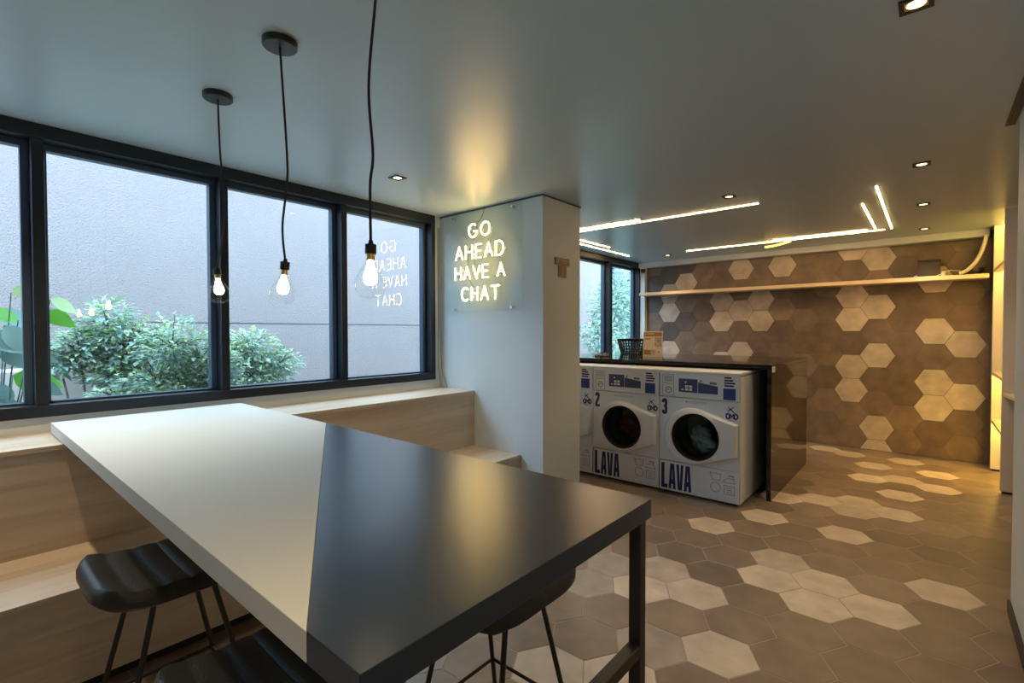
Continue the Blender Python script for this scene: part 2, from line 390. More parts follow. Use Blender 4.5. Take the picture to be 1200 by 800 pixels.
# far wall: (a,b) = (z,y)
W_LIGHT = {(0,0),(-1,0),(1,1),(2,1),(3,0),(4,1),(5,1),(5,0),(7,0),(7,1),(4,-2),(3,-3),(2,-2),(1,-2),(1,-3),(6,-2),(5,10),(4,11),(7,6),(6,9),(6,10),(5,7),(4,7),(5,6),(5,5),(4,5),(7,4),(3,10),(3,6),(2,7),(3,11),(1,-4),(2,-4)}
W_LIGHT -= {(4,11),(3,11),(1,-4),(2,-4)}
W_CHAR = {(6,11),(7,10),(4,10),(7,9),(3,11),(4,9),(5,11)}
fw_ = lambda a, b, d: (-d+0.004-0.004, b, a)
wm = share_meshes(WT, fw_, 'tile')
for j in range(-4, 13):
    for i in range(-2, 9):
        z = 0.272 + DA*(i+(j % 2)*0.5); y = 0.469 + 0.2566*j
        pl = clip([(a+z, b+y) for a, b in hexpoly()], 0.004, 2.425, YN+0.002, 3.398)
        if not pl: continue
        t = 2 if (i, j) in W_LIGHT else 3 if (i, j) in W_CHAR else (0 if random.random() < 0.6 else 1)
        ar = max(p[0] for p in pl)-min(p[0] for p in pl), max(p[1] for p in pl)-min(p[1] for p in pl)
        if ar[0] < 0.012 or ar[1] < 0.012: continue
        if len(pl) == 6 and ar[0] > DA-0.008 and ar[1] > 2*EH-0.02:
            o = bpy.data.objects.new('tile', wm[t]); COL.objects.link(o); o.parent = wall_far
        else:
            vs, fs = tile_geo([(a-z, b-y) for a, b in pl], fw_); o = MB().add(vs, fs).build('tile', WT[t], wall_far)
        o.location = (XF, y, z)

# ================================================================== LIGHTING FIXTURES
def led_line(a, b, label, h=0.0015, wd=0.012):
    # aluminium profile just under the ceiling with a glowing diffuser
    a, b = Vector(a), Vector(b); lx, hx = min(a.x, b.x), max(a.x, b.x); ly, hy = min(a.y, b.y), max(a.y, b.y)
    al = 'x' if hx-lx > hy-ly else 'y'
    t = thing('led_light_line', ((lx+hx)/2, (ly+hy)/2, CZ), label, 'ceiling light', 'light lines on the laundry ceiling')
    if al == 'x': A0, A1 = (lx, ly-wd/2-0.004, CZ-h), (hx, ly+wd/2+0.004, CZ); E0, E1 = (lx+0.01, ly-wd/2, CZ-h-0.0025), (hx-0.01, ly+wd/2, CZ-h)
    else: A0, A1 = (lx-wd/2-0.004, ly, CZ-h), (lx+wd/2+0.004, hy, CZ); E0, E1 = (lx-wd/2, ly+0.01, CZ-h-0.0025), (lx+wd/2, hy-0.01, CZ-h)
    BX(A0, A1).build('profile', M['steel'], t, world=True); BX(E0, E1).build('diffuser', M['led'], t, world=True)
led_line((4.46, 1.09), (4.46, 3.17), 'long warm light line on ceiling, nearest to the pillar side, ending above washing machines')
led_line((4.36, 2.11), (4.36, 3.05), 'short warm light line on ceiling beside the pillar top, parallel to a longer one')
led_line((4.50, 3.25), (6.37, 3.25), 'longer warm light line on ceiling right above the laundry window frame')
led_line((4.50, 3.11), (5.57, 3.11), 'shorter warm light line on ceiling running in front of the laundry window')
led_line((6.47, 0.36), (6.47, 2.48), 'long warm light line on ceiling in front of the tiled wall shelf')
led_line((6.36, 0.50), (6.36, 1.42), 'short warm light line on ceiling doubling the one before the tiled wall')
led_line((4.49, 0.31), (6.455, 0.31), 'thick bright light line on ceiling, longer of the slanting pair at right')
led_line((5.04, 0.44), (6.345, 0.44), 'thick bright light line on ceiling, shorter of the slanting pair at right')
dl = MB(); dl.tube([(6.50, 1.25, CZ-0.012), (6.51, 1.33, CZ-0.03), (6.515, 1.43, CZ-0.045), (6.52, 1.53, CZ-0.05)], 0.012, 6)
tag(dl.build('loose_led_strip', M['led_dim']), 'loose amber strip of light hanging from ceiling light line', 'light strip')
def spot(x, y, label, r=0.045, lamp=True, k=1.0):
    t = thing('recessed_spotlight', (x, y, CZ), label, 'spotlight', 'square recessed spotlights')
    b = MB(); d = 0.006
    for p in (((-r, -r, -d), (r, -r+0.014, 0)), ((-r, r-0.014, -d), (r, r, 0)), ((-r, -r+0.014, -d), (-r+0.014, r-0.014, 0)), ((r-0.014, -r+0.014, -d), (r, r-0.014, 0))): b.box(*p)
    b.build('bezel', M['black_metal'], t)
    BX((-r+0.014, -r+0.014, -0.003), (r-0.014, r-0.014, 0)).build('reflector', M['brass'], t)
    MB().lathe([(0.0001, -0.0035), (0.024, -0.0035), (0.026, -0.003)], 16).build('lens', M['spot'], t)
    if lamp:
        ld = bpy.data.lights.new('spot_lamp', 'SPOT'); ld.energy = SPOT_W*k; ld.color = (1.0, 0.74, 0.42); ld.spot_size = R(105); ld.spot_blend = 0.8; ld.shadow_soft_size = 0.03
        lo = bpy.data.objects.new('spot_lamp', ld); COL.objects.link(lo); lo.parent = t; lo.location = (0, 0, -0.012)
spot(2.08, 2.82, 'small square recessed spotlight in ceiling near the lounge window')
spot(2.088, 0.045, 'square recessed spotlight cut by the top edge of the picture')
spot(4.08, 1.22, 'square recessed spotlight in ceiling above washing machines beside long light line')
spot(6.655, 2.81, 'small recessed spotlight in ceiling near left end of tiled wall')
spot(4.104, 0.05, 'nearest of the three recessed spotlights in a row at right of laundry ceiling')
spot(5.40, 0.05, 'middle of the three recessed spotlights in a row at right of laundry ceiling')
spot(6.70, 0.05, 'farthest of the three recessed spotlights in a row at right of laundry ceiling')

spot(0.08, 2.82, 'recessed spotlight in ceiling over the left end of the oak bench', k=2.2)
spot(0.08, 0.05, 'recessed spotlight in ceiling straight above the near table end', k=2.5)
# pendants -----------------------------------------------------------
def pendant(y, path, tilt, label):
    x = 0.83; t = thing('pendant_lamp', (x, y, CZ), label, 'pendant lamp', 'bare bulb pendants over the table')
    MB().lathe([(0.0001, -0.024), (0.056, -0.024), (0.06, -0.02), (0.06, 0.0), (0.0001, 0.0)], 32).build('canopy', M['black_metal'], t, smooth=True)
    pts = [Vector((0, py-y, pz-CZ)) for py, pz in path]
    # smooth the cord through its bends
    P = [Vector((0, 0, -0.02))] + pts; q = []
    for i in range(len(P)-1):
        p0, p1, p2, p3 = P[max(i-1, 0)], P[i], P[i+1], P[min(i+2, len(P)-1)]
        for k in range(8):
            s = k/8; q.append(0.5*((2*p1)+(p2-p0)*s+(2*p0-5*p1+4*p2-p3)*s*s+(3*p1-p0-3*p2+p3)*s**3))
    q.append(P[-1])
    MB().tube(q, 0.0042, 8).build('cord', M['cord'], t, smooth=True)
    end = P[-1]; rot = Matrix.Translation(end) @ Matrix.Rotation(tilt, 4, 'X')
    def L(prof, nm, m, par, n=24):
        mb = MB().lathe(prof, n); mb.v = [rot @ v for v in mb.v]; return mb.build(nm, m, par, smooth=True)
    L([(0.0001, 0.012), (0.006, 0.010), (0.008, 0.0), (0.0165, -0.002), (0.0165, -0.030), (0.0001, -0.030)], 'socket', M['black_metal'], t)
    pr = [(0.0135, -0.030), (0.0145, -0.046), (0.019, -0.060), (0.031, -0.082), (0.041, -0.102), (0.045, -0.121), (0.0425, -0.138), (0.034, -0.151), (0.019, -0.160), (0.0001, -0.163)]
    bulb = L(pr, 'bulb', M['bulbglass'], t)
    L([(0.0001, -0.028), (0.012, -0.030), (0.012, -0.048), (0.0001, -0.050)], 'cap', M['brass'], bulb)
    L([(0.0001, -0.050), (0.009, -0.053), (0.011, -0.064), (0.016, -0.080), (0.021, -0.097), (0.0195, -0.111), (0.012, -0.120), (0.0001, -0.123)], 'filament', M['bulb'], bulb)
pendant(2.452, [(2.432, 2.231), (2.385, 1.956), (2.493, 1.720)], R(-14), 'bare bulb pendant lamp, farthest from the camera, hanging before a window mullion')
pendant(1.832, [(1.785, 2.078), (1.789, 1.965), (1.827, 1.818), (1.807, 1.690)], R(12), 'bare bulb pendant lamp in the middle of the three over the table')
pendant(1.215, [(1.225, 2.385), (1.262, 2.154), (1.243, 1.951), (1.258, 1.862), (1.257, 1.690)], R(2), 'largest looking bare bulb pendant lamp, its cord leaving through the top of the picture')

# ================================================================== BENCH
b = thing('tiered_bench', (0.7, 2.5, 0), 'two-step pale oak bench built in below the long lounge window', 'bench')
BX((XB+0.002, 3.045-0.002, 0.888), (XP0-0.002, YW-0.002, 0.912)).build('top_board', M['oak'], b, bevel=0.002, world=True)
BX((XB+0.002, 3.05, 0.428), (XP0-0.002, 3.068, 0.888)).build('riser_board', M['oak'], b, world=True)
BX((XB+0.002, 2.52, 0.404), (XP0-0.002, 3.068, 0.428)).build('seat_board', M['oak'], b, bevel=0.002, world=True)
BX((XB+0.002, 2.525, 0.05), (XP0-0.002, 2.543, 0.404)).build('riser_board', M['oak'], b, world=True)
BX((XB+0.002, 2.56, 0.0), (XP0-0.002, 2.575, 0.05)).build('floor_shadow_strip', M['black_gap'], b, world=True)  # black strip standing in for the floor shadow below the bench riser

# ================================================================== TABLE
TX0, TX1, TY0, TY1, TZ0, TZ1 = 0.358, 1.262, 0.575, 3.40, 0.919, 0.97
bx1, by1 = 1.262, 2.318; bx0, by0 = 0.358, 0.722
t = thing('dining_table', (0.81, 2.0, 0), 'long high table, half white and half black, split on a diagonal', 'table')
g = 0.0006
wht = MB().prism([(TX0, TY1), (TX0, by0+g), (bx1, by1+g), (TX1, TY1)], lambda u, v, d: (u, v, d), TZ0, TZ1)
wht.build('white_tabletop', M['white_lam'], t, bevel=0.0015, world=True)['label'] = 'white laminate end of the tabletop'
blk = MB().prism([(TX0, TY0), (TX1, TY0), (TX1, by1-g), (TX0, by0-g)], lambda u, v, d: (u, v, d), TZ0, TZ1)
blk.build('black_tabletop', M['black_lam'], t, bevel=0.0015, world=True)['label'] = 'black satin end of the tabletop'
lw = 0.034
for x in (TX0+0.012, TX1-0.012-lw):
    BX((x, TY0+0.010, 0), (x+lw, TY0+0.010+lw, TZ0)).build('leg', M['black_metal'], t, bevel=0.002, world=True)
BX((TX0+0.012+lw, TY0+0.010, 0.545), (TX1-0.012-lw, TY0+0.010+lw, 0.545+lw)).build('foot_bar', M['black_metal'], t, bevel=0.002, world=True)
for x in (TX0+0.03, TX1-0.03-lw):
    BX((x, TY0+0.010+lw, TZ0-0.030), (x+lw, 3.0, TZ0)).build('rail', M['black_metal'], t, world=True)

# ================================================================== STOOLS
def seat_mesh():
    mb = MB(); nx, ny = 44, 20; top = []; bot = []
    Lx, Ly = 0.235, 0.215
    for sgn in (1, -1):
        for i in range(nx+1):
            for j in range(ny+1):
                s = -1+2*i/nx; q = -1+2*j/ny
                # square -> rounded outline
                k = (1-0.16*abs(q)**6); k2 = (1-0.16*abs(s)**6)
                x = s*Lx*k; y = q*Ly*k2
                edge = max(abs(s), abs(q))
                lip = 0.030*max(0, (-s-0.35)/0.65)**1.8
                dish = -0.012*(1-q*q)*(1-s*s)
                if sgn > 0:
                    ch = 0.009*abs(math.sin((s+1)*PI*3.0))**0.5*(1-abs(q)**8)
                    z = 0.026 + lip + dish + ch - 0.026*max(0, (edge-0.88)/0.12)**2
                else:
                    z = -0.030 + lip*0.8 + 0.014*max(0, (edge-0.85)/0.15)**2
                mb.v.append(Vector((x, y, z)))
    n1 = (nx+1)*(ny+1); idx = lambda i, j, o=0: o+i*(ny+1)+j
    for i in range(nx):
        for j in range(ny):
            mb.f.append((idx(i, j), idx(i+1, j), idx(i+1, j+1), idx(i, j+1)))
            mb.f.append((idx(i, j, n1), idx(i, j+1, n1), idx(i+1, j+1, n1), idx(i+1, j, n1)))
    for i in range(nx):
        mb.f.append((idx(i, 0), idx(i, 0, n1), idx(i+1, 0, n1), idx(i+1, 0))); mb.f.append((idx(i, ny), idx(i+1, ny), idx(i+1, ny, n1), idx(i, ny, n1)))
    for j in range(ny):
        mb.f.append((idx(0, j), idx(0, j+1), idx(0, j+1, n1), idx(0, j, n1))); mb.f.append((idx(nx, j), idx(nx, j, n1), idx(nx, j+1, n1), idx(nx, j+1)))
    return mb
def stool(x, y, rz, label, zs=0.66):
    t = thing('bar_stool', (x, y, 0), label, 'stool', 'black leather stools at the table', rz)
    o = seat_mesh().build('seat', M['leather'], t, smooth=True); o.location.z = zs-0.02
    feet = []
    for sx in (-1, 1):
        for sy in (-1, 1):
            a = Vector((sx*0.075, sy*0.12, zs-0.035)); f = Vector((sx*0.215, sy*0.185, 0.0)); feet.append((a, f))
            MB().tube([a, f], 0.0085, 8).build('leg', M['black_metal'], t, smooth=True)
    k = 0.66; c = [a.lerp(f, k) for a, f in feet]
    MB().tube([c[0], c[1], c[3], c[2]], 0.007, 8, closed=True).build('footrest', M['black_metal'], t, smooth=True)
    BX((-0.10, -0.13, zs-0.052), (0.10, 0.13, zs-0.044)).build('seat_plate', M['black_metal'], t)
stool(0.50, 1.94, 0.0, 'black channelled leather stool standing before the oak bench, tucked under white table end')
stool(0.50, 1.10, 0.0, 'black leather stool at the bottom edge, under the white side of table')
stool(1.15, 1.06, PI, 'black leather stool under the black table corner, seen against the hexagon floor')

# ================================================================== NEON SIGN
SX = XP0
t = thing('neon_sign', (SX, 2.93, 1.60), 'glowing warm neon sign reading GO AHEAD HAVE A CHAT on clear panel', 'neon sign')
BX((SX-0.036, 2.472, 1.605), (SX-0.030, 3.388, 2.475)).build('panel', M['acrylic'], t, world=True)['label'] = 'clear acrylic backing panel'
for y, z in ((3.283, 2.445), (2.582, 2.445), (3.280, 1.630), (2.588, 1.630)):
    MB().lathe([(0.0001, -0.044), (0.010, -0.044), (0.011, -0.041), (0.011, 0.0), (0.0001, 0.0)], 16, (SX, y, z), 'X').build('standoff', M['chrome'], t, smooth=True, world=True)
GL = {
 'G': [arc(.5, .5, .5, .5, 50, 330, 22) + [(.97, .45), (.58, .45)]],
 'O': [arc(.5, .5, .5, .5, 90, 450, 28)],
 'A': [[(0, 0), (.5, 1), (1, 0)], [(.2, .36), (.8, .36)]],
 'H': [[(0, 0), (0, 1)], [(.9, 0), (.9, 1)], [(0, .52), (.9, .52)]],
 'E': [[(.75, 1), (0, 1), (0, 0), (.75, 0)], [(0, .52), (.65, .52)]],
 'D': [[(0, 0), (0, 1), (.4, 1)] + arc(.4, .5, .55, .5, 85, -85, 14) + [(.4, 0), (0, 0)]],
 'V': [[(0, 1), (.5, 0), (1, 1)]],
 'C': [arc(.55, .5, .52, .5, 48, 312, 20)],
 'T': [[(0, 1), (1, 1)], [(.5, 1), (.5, 0)]],
}
def neon_line(txt, y0, y1, z0, z1):
    wts = {'E': .78, ' ': .45, 'H': .92}
    tot = sum(wts.get(c, 1.0) for c in txt) + 0.44*(len(txt)-1); un = (y0-y1)/tot; cur = y0
    for c in txt:
        wd = wts.get(c, 1.0)*un
        if c != ' ':
            mb = MB()
            for st in GL[c]:
                pts = [(SX-0.047, cur-u*(un if c not in 'EH' else un), z0+v*(z1-z0)) for u, v in st]
                mb.tube(pts, 0.0045, 8)
            lt = mb.build('letter', M['neon'], t, smooth=True, world=True)
            bk = MB()
            for st in GL[c]:
                ribbon(bk, [(cur-u*un, z0+v*(z1-z0)) for u, v in st], 0.0115, lambda u, v, d: (SX-0.036-d, u, v), 0.0, 0.009)
            bk.build('backing', M['plastic_white'], lt, world=True)
        cur -= wd + 0.44*un
neon_line('GO', 3.070, 2.820, 2.250, 2.362)
neon_line('AHEAD', 3.236, 2.662, 2.066, 2.182)
neon_line('HAVE A', 3.242, 2.655, 1.892, 2.000)
neon_line('CHAT', 3.162, 2.716, 1.702, 1.816)
wr = MB()
wr.tube([(SX-0.02, 2.905, 2.5), (SX-0.022, 2.915, 2.45), (SX-0.022, 2.96, 2.385), (SX-0.022, 3.0, 2.37), (SX-0.02, 2.99, 2.30), (SX-0.02, 3.06, 2.20), (SX-0.02, 3.10, 2.12), (SX-0.02, 3.11, 2.03), (SX-0.02, 3.13, 1.95), (SX-0.02, 3.08, 1.87), (SX-0.02, 3.03, 1.82)], 0.0022, 6)
wr.tube([(SX-0.02, 3.02, 2.06), (SX-0.02, 3.018, 1.98)], 0.0022, 6); wr.tube([(SX-0.02, 2.80, 1.90), (SX-0.02, 2.76, 1.897)], 0.0022, 6)
wr.build('wire', M['black_metal'], t, world=True)
# thin cables between window frame and pillar
cb = MB().tube([(3.02, YW-0.012, 2.40), (3.022, YW-0.012, 1.6), (3.02, YW-0.014, 1.1), (3.035, YW-0.02, 0.98), (3.045, YW-0.03, 0.914)], 0.0018, 6)
tag(cb.build('thin_cable', M['black_metal']), 'thin dark cable closest to the window frame, hanging beside the pillar', 'cable', 'thin cables in the window corner')
cb = MB().tube([(3.036, YW-0.012, 2.40), (3.038, YW-0.012, 1.5), (3.04, YW-0.04, 1.08), (3.035, YW-0.10, 0.96), (3.035, YW-0.12, 0.914)], 0.0018, 6)
tag(cb.build('thin_cable', M['black_metal']), 'thin dark cable on the pillar side of the window corner, curling onto bench', 'cable', 'thin cables in the window corner')

# ================================================================== PLAQUE ON PILLAR
t = thing('wall_plaque', (3.31, YP, 1.88), 'small brown T-shaped information plaque on the narrow pillar side', 'sign')
py = lambda u, v, d: (u, YP-d, v)
MB().prism([(3.213, 1.972), (3.413, 1.972), (3.413, 2.030), (3.213, 2.030)], py, 0, 0.008).build('header_plate', M['bronze'], t, world=True)
MB().prism([(3.262, 1.876), (3.374, 1.876), (3.374, 1.972), (3.262, 1.972)], py, 0, 0.006).build('pictogram_plate', M['bronze'], t, world=True)
mk = MB(); mk.prism([(3.235, 2.018), (3.272, 2.018), (3.2535, 1.985)], py, 0.008, 0.0095)
mk.prism([(3.295, 2.006), (3.395, 2.006), (3.395, 2.014), (3.295, 2.014)], py, 0.008, 0.0095); mk.prism([(3.305, 1.990), (3.385, 1.990), (3.385, 1.997), (3.305, 1.997)], py, 0.008, 0.0095)
mk.build('arrow_mark', M['plaque_mark'], t, world=True)
mk = MB(); ribbon(mk, [(3.300, 1.957), (3.318, 1.960), (3.322, 1.95)], 0.006, py, 0.006, 0.0075); ribbon(mk, [(3.305, 1.945), (3.305, 1.902), (3.331, 1.902), (3.331, 1.945)], 0.006, py, 0.006, 0.0075, True)
mk.build('extinguisher_mark', M['plaque_mark'], t, world=True)

# ================================================================== COUNTER + MACHINES
CT = 1.147; CX0, CX1, CY0, CY1 = 4.50, 6.06, 0.995, 3.46
t = thing('laundry_counter', (5.28, 2.2, 0), 'polished black counter over the washing machines with glossy end panel', 'counter')
BX((CX0, CY0, CT-0.035), (CX1, CY1, CT)).build('countertop', M['granite'], t, bevel=0.002, world=True)
BX((CX0, CY0, 0), (CX1, CY0+0.035, CT-0.035)).build('end_panel', M['granite'], t, bevel=0.002, world=True)['label'] = 'mirror-glossy black end panel'
BX((5.10, CY0+0.035, 0), (5.13, CY1, CT-0.035)).build('back_panel', M['black_gap'], t, world=True)
tag(BX((4.505, CY0-0.0035, 1.085), (4.60, CY0-0.001, 1.135)).build('white_label', M['cream']), 'tiny white sticker at the top front corner of the black counter', 'sticker')

MW = 0.681
def flatP(u, z, d): return (-d, -u, z)          # d = distance in front of the machine front
def letter_LAVA(mb, u0, u1, z0, z1, d):
    n = 4; gap = 0.005; wd = (u1-u0-gap*3)/n; s = wd*0.46
    for k, c in enumerate('LAVA'):
        x = u0+k*(wd+gap)
        if c == 'L': P = [[(x, z0), (x+wd*0.92, z0), (x+wd*0.92, z0+0.034), (x+s, z0+0.034), (x+s, z1), (x, z1)]]
        else:
            m = x+wd/2; q = (lambda z: z) if c == 'A' else (lambda z: z0+z1-z)
            P = [[(x, q(z0)), (x+.37*wd, q(z0)), (m, q(z1-.035)), (m, q(z1)), (x+.22*wd, q(z1))], [(x+wd, q(z0)), (x+.78*wd, q(z1)), (m, q(z1)), (m, q(z1-.035)), (x+.63*wd, q(z0))]]
            if c == 'A': P.append([(x+.36*wd, z0+.045), (x+.64*wd, z0+.045), (x+.62*wd, z0+.085), (x+.38*wd, z0+.085)])
        for p in P: mb.prism(p, flatP, 0.0, d)
def digit(mb, c, u0, u1, z0, z1, d):
    wd = u1-u0; h = z1-z0; wst = 0.0235; a = wst/2
    if c == '1': ribbon(mb, [(u0+wd*.15, z1-h*.2), (u0+wd*.55, z1-a), (u0+wd*.55, z0)], wst, flatP, 0, d)
    if c == '2':
        cx = (u0+u1)/2; pts = [(u0+a, z1-h*.27)] + arc(cx, z1-a-(wd/2-a), wd/2-a, wd/2-a, 180, 0, 10) + [(u1-a, z1-h*.32), (u0+a, z0+h*.24), (u0+a, z0+a), (u1, z0+a)]
        ribbon(mb, pts, wst, flatP, 0, d)
    if c == '3':
        cx = (u0+u1)/2; rr = wd/2-a
        pts = [(u0+a, z1-h*.27)] + arc(cx, z1-a-rr, rr, rr, 180, 0, 8) + [(u1-a, z0+h*.62), (cx+rr*.3, z0+h*.52), (u1-a, z0+h*.42)] + arc(cx, z0+a+rr, rr, rr, 0, -180, 8) + [(u0+a, z0+h*.27)]
        ribbon(mb, pts, wst, flatP, 0, d)
def washer(yleft, num, label, laundry):
    t = thing('washing_machine', (4.188, yleft, 0), label, 'washing machine', 'white front-loading washing machines')
    W_, D_, ZC, RH = MW, 0.80, 0.536, 0.205; uc = 0.335; H = 1.088
    # cabinet with a round porthole in its front
    mb = MB(); fz0, fz1 = 0.288, 0.852
    angs = sorted(set([2*PI*i/48 for i in range(48)] + [math.atan2(z-ZC, u-uc) % (2*PI) for u in (0, W_) for z in (fz0, fz1)]))
    ci = []; ro = []
    for a in angs:
        c, s = math.cos(a), math.sin(a); k = min([(W_-uc)/c if c > 1e-9 else (0-uc)/c if c < -1e-9 else 9, (fz1-ZC)/s if s > 1e-9 else (fz0-ZC)/s if s < -1e-9 else 9])
        ci.append(flatP(uc+RH*c, ZC+RH*s, 0)); ro.append(flatP(uc+k*c, ZC+k*s, 0))
    n = len(angs); mb.add(ci+ro, [(i, (i+1) % n, n+(i+1) % n, n+i) for i in range(n)])
    mb.build('front_panel', M['appliance'], t)
    bx = MB(); P0 = [(0.001, 0, 0.02), (0.001, -W_, 0.02), (D_, -W_, 0.02), (D_, 0, 0.02)]; P1 = [(p[0], p[1], H-0.03) for p in P0]
    bx.add(P0+P1, [(0, 1, 2, 3), (4, 7, 6, 5), (0, 3, 7, 4), (1, 5, 6, 2), (2, 6, 7, 3)])
    bx.build('cabinet', M['appliance'], t)
    lo = BX((-0.004, -W_+0.003, 0.022), (0.001, -0.003, 0.284)).build('lower_panel', M['appliance'], t, bevel=0.002)
    cp = MB().prism([(0.0, 0.857), (0.0, 1.066), (0.012, 1.072), (0.012, 0.857)], lambda d, z, u: (d-0.008, -u, z), 0.003, W_-0.003).build('control_fascia', M['appliance2'], t, bevel=0.003)
    BX((-0.010, -W_+0.002, 1.068), (D_, -0.002, H+0.004)).build('top_cover', M['appliance2'], t, bevel=0.006)
    BX((0.03, -W_+0.03, 0.0), (D_-0.05, -0.03, 0.02)).build('base', M['rubber'], t)
    # drum, seal, laundry
    MB().lathe([(RH, 0.0), (RH-0.02, 0.05), (RH+0.02, 0.10), (RH+0.02, 0.38), (0.0001, 0.40)], 40, (0, -uc, ZC), 'X').build('drum', M['drum'], t, smooth=True)
    MB().lathe([(RH+0.001, -0.012), (RH-0.028, 0.02), (RH-0.02, 0.055)], 40, (0, -uc, ZC), 'X').build('seal', M['rubber'], t, smooth=True)
    # door: round ring blending into a flat handle arm at right
    dr = bpy.data.objects.new('door', None); COL.objects.link(dr); dr.parent = t; dr.location = (0, 0, 0)
    Ro = 0.240; ucd = 0.302; outer = []
    hA, hB = (0.664, 0.672), (0.664, 0.412)
    def tang(px, pz, sgn):
        dx, dz = px-ucd, pz-ZC; dd = math.hypot(dx, dz); return math.atan2(dz, dx) + sgn*math.acos(Ro/dd)
    aA, aB = tang(*hA, 1), tang(*hB, -1)
    outer = [hA] + [(ucd+Ro*math.cos(a), ZC+Ro*math.sin(a)) for a in [aA+(aB+2*PI-aA)*i/40 for i in range(41)]] + [hB]
    Ri = 0.200; N = 56
    def ray_out(a):
        best = None; c, s = math.cos(a), math.sin(a)
        for i in range(len(outer)):
            (x1, z1), (x2, z2) = outer[i-1], outer[i]; ex, ez = x2-x1, z2-z1; den = c*ez - s*ex
            if abs(den) < 1e-12: continue
            tt = ((x1-uc)*ez-(z1-ZC)*ex)/den; ss = ((x1-uc)*s-(z1-ZC)*c)/den
            if tt > 0 and -1e-6 <= ss <= 1+1e-6: best = tt if best is None else min(best, tt)
        return best or Ro
    an = sorted([2*PI*i/N for i in range(N)] + [math.atan2(p[1]-ZC, p[0]-uc) % (2*PI) for p in (hA, hB)])
    rings = [[], [], [], [], []]
    for a in an:
        c, s = math.cos(a), math.sin(a); k = ray_out(a)
        rings[0].append(flatP(uc+k*c, ZC+k*s, 0.004)); rings[1].append(flatP(uc+k*c, ZC+k*s, 0.050))
        k2 = max(Ri+0.004, k-0.012); rings[2].append(flatP(uc+k2*c, ZC+k2*s, 0.064))
        rings[3].append(flatP(uc+(Ri+0.002)*c, ZC+(Ri+0.002)*s, 0.070)); rings[4].append(flatP(uc+(Ri-0.008)*c, ZC+(Ri-0.008)*s, 0.012))
    n = len(an); d = MB(); d.add(sum(rings, []), [(q*n+i, q*n+(i+1) % n, (q+1)*n+(i+1) % n, (q+1)*n+i) for q in range(4) for i in range(n)])
    d.build('door_ring', M['appliance2'], dr, smooth=True)
    MB().lathe([(Ri-0.001, -0.066), (Ri-0.010, -0.058), (Ri-0.024, -0.026), (Ri-0.03, -0.01)], 48, (0, -uc, ZC), 'X').build('bezel', M['rubber'], dr, smooth=True)
    gl = MB().lathe([(Ri-0.022, -0.028), (Ri-0.045, -0.012), (Ri-0.075, 0.02), (Ri-0.12, 0.035), (0.0001, 0.038)], 40, (0, -uc, ZC), 'X'); gl.build('glass', M['bowl'], dr, smooth=True)
    lp = MB(); rnd = random.Random(int(num)+3)
    for q in range(5):
        cx, cz, rr = rnd.uniform(-0.07, 0.07), rnd.uniform(-0.11, 0.02), rnd.uniform(0.05, 0.085); base = len(lp.v); NN = 12
        for i in range(NN+1):
            for j in range(NN):
                th = PI*i/NN; ph = 2*PI*j/NN; k = rr*(1+0.22*math.sin(3*ph+q)*math.sin(2*th)+0.1*math.sin(7*ph+2*th))
                lp.v.append(Vector((0.17+k*math.cos(th)*0.7, -uc+cx+k*math.sin(th)*math.cos(ph), ZC+cz+k*math.sin(th)*math.sin(ph))))
        for i in range(NN):
            for j in range(NN): lp.f.append((base+i*NN+j, base+i*NN+(j+1) % NN, base+(i+1)*NN+(j+1) % NN, base+(i+1)*NN+j))
    if laundry:
        lo_ = lp.build('laundry', M[laundry[0]], smooth=True); lo_.location = (4.188, yleft, 0); tag(lo_, laundry[1], 'laundry', 'laundry inside the washing machines')
    # prints
    mb = MB(); letter_LAVA(mb, 0.018, 0.288, 0.040, 0.262, 0.0052); mb.build('wordmark', M['navy'], t)
    mb = MB(); digit(mb, num, 0.020, 0.070, 0.694, 0.836, 0.0012); mb.build('number', M['navy'], t)
    off = 0.0095
    mb = MB(); mb.prism([(0.175, 0.905), (0.338, 0.905), (0.338, 1.022), (0.175, 1.022)], flatP, 0.008, off); mb.build('keypad', M['slate'], t)
    mb = MB(); mb.prism([(0.342, 0.905), (0.505, 0.905), (0.505, 0.972), (0.342, 0.997)], flatP, 0.008, off); mb.build('keypad_wave', M['slate'], t)
    mb = MB()
    for (a, c) in ((0.232, 0.920), (0.266, 0.920), (0.232, 0.946), (0.266, 0.946)): mb.prism([(a, c), (a+0.026, c), (a+0.026, c+0.02), (a, c+0.02)], flatP, off, off+0.001)
    mb.prism([(0.225, 0.998), (0.245, 0.998), (0.235, 0.978)], flatP, off, off+0.001); mb.prism([(0.198, 0.922), (0.220, 0.922), (0.220, 0.932), (0.198, 0.932)], flatP, off, off+0.001)
    mb.build('keys', M['cream'], t)['kind'] = 'stuff'
    mb = MB(); mb.prism([(0.438, 0.985), (0.495, 0.985), (0.495, 1.005), (0.438, 1.005)], flatP, 0.008, off); mb.build('badge', M['greyink'], t)
    mb = MB(); mb.prism([(0.356, 1.0), (0.372, 1.0), (0.372, 1.018), (0.356, 1.018)], flatP, 0.008, off); mb.build('indicator', M['greyink'], t)
    # instruction stickers
    mb = MB(); ribbon(mb, [(0.030, 0.870), (0.130, 0.870), (0.130, 1.052), (0.030, 1.052)], 0.003, flatP, 0.008, off, True)
    mb.prism([(0.040, 0.970), (0.118, 0.970), (0.118, 0.975), (0.040, 0.975)], flatP, 0.008, off)
    ribbon(mb, arc(0.083, 0.915, 0.026, 0.026, 0, 360, 20)[:-1], 0.006, flatP, 0.008, off, True); ribbon(mb, [(0.068, 0.905), (0.08, 0.925), (0.094, 0.912)], 0.005, flatP, 0.008, off)
    mb.build('sticker_outline', M['greyink'], t)
    mb = MB()
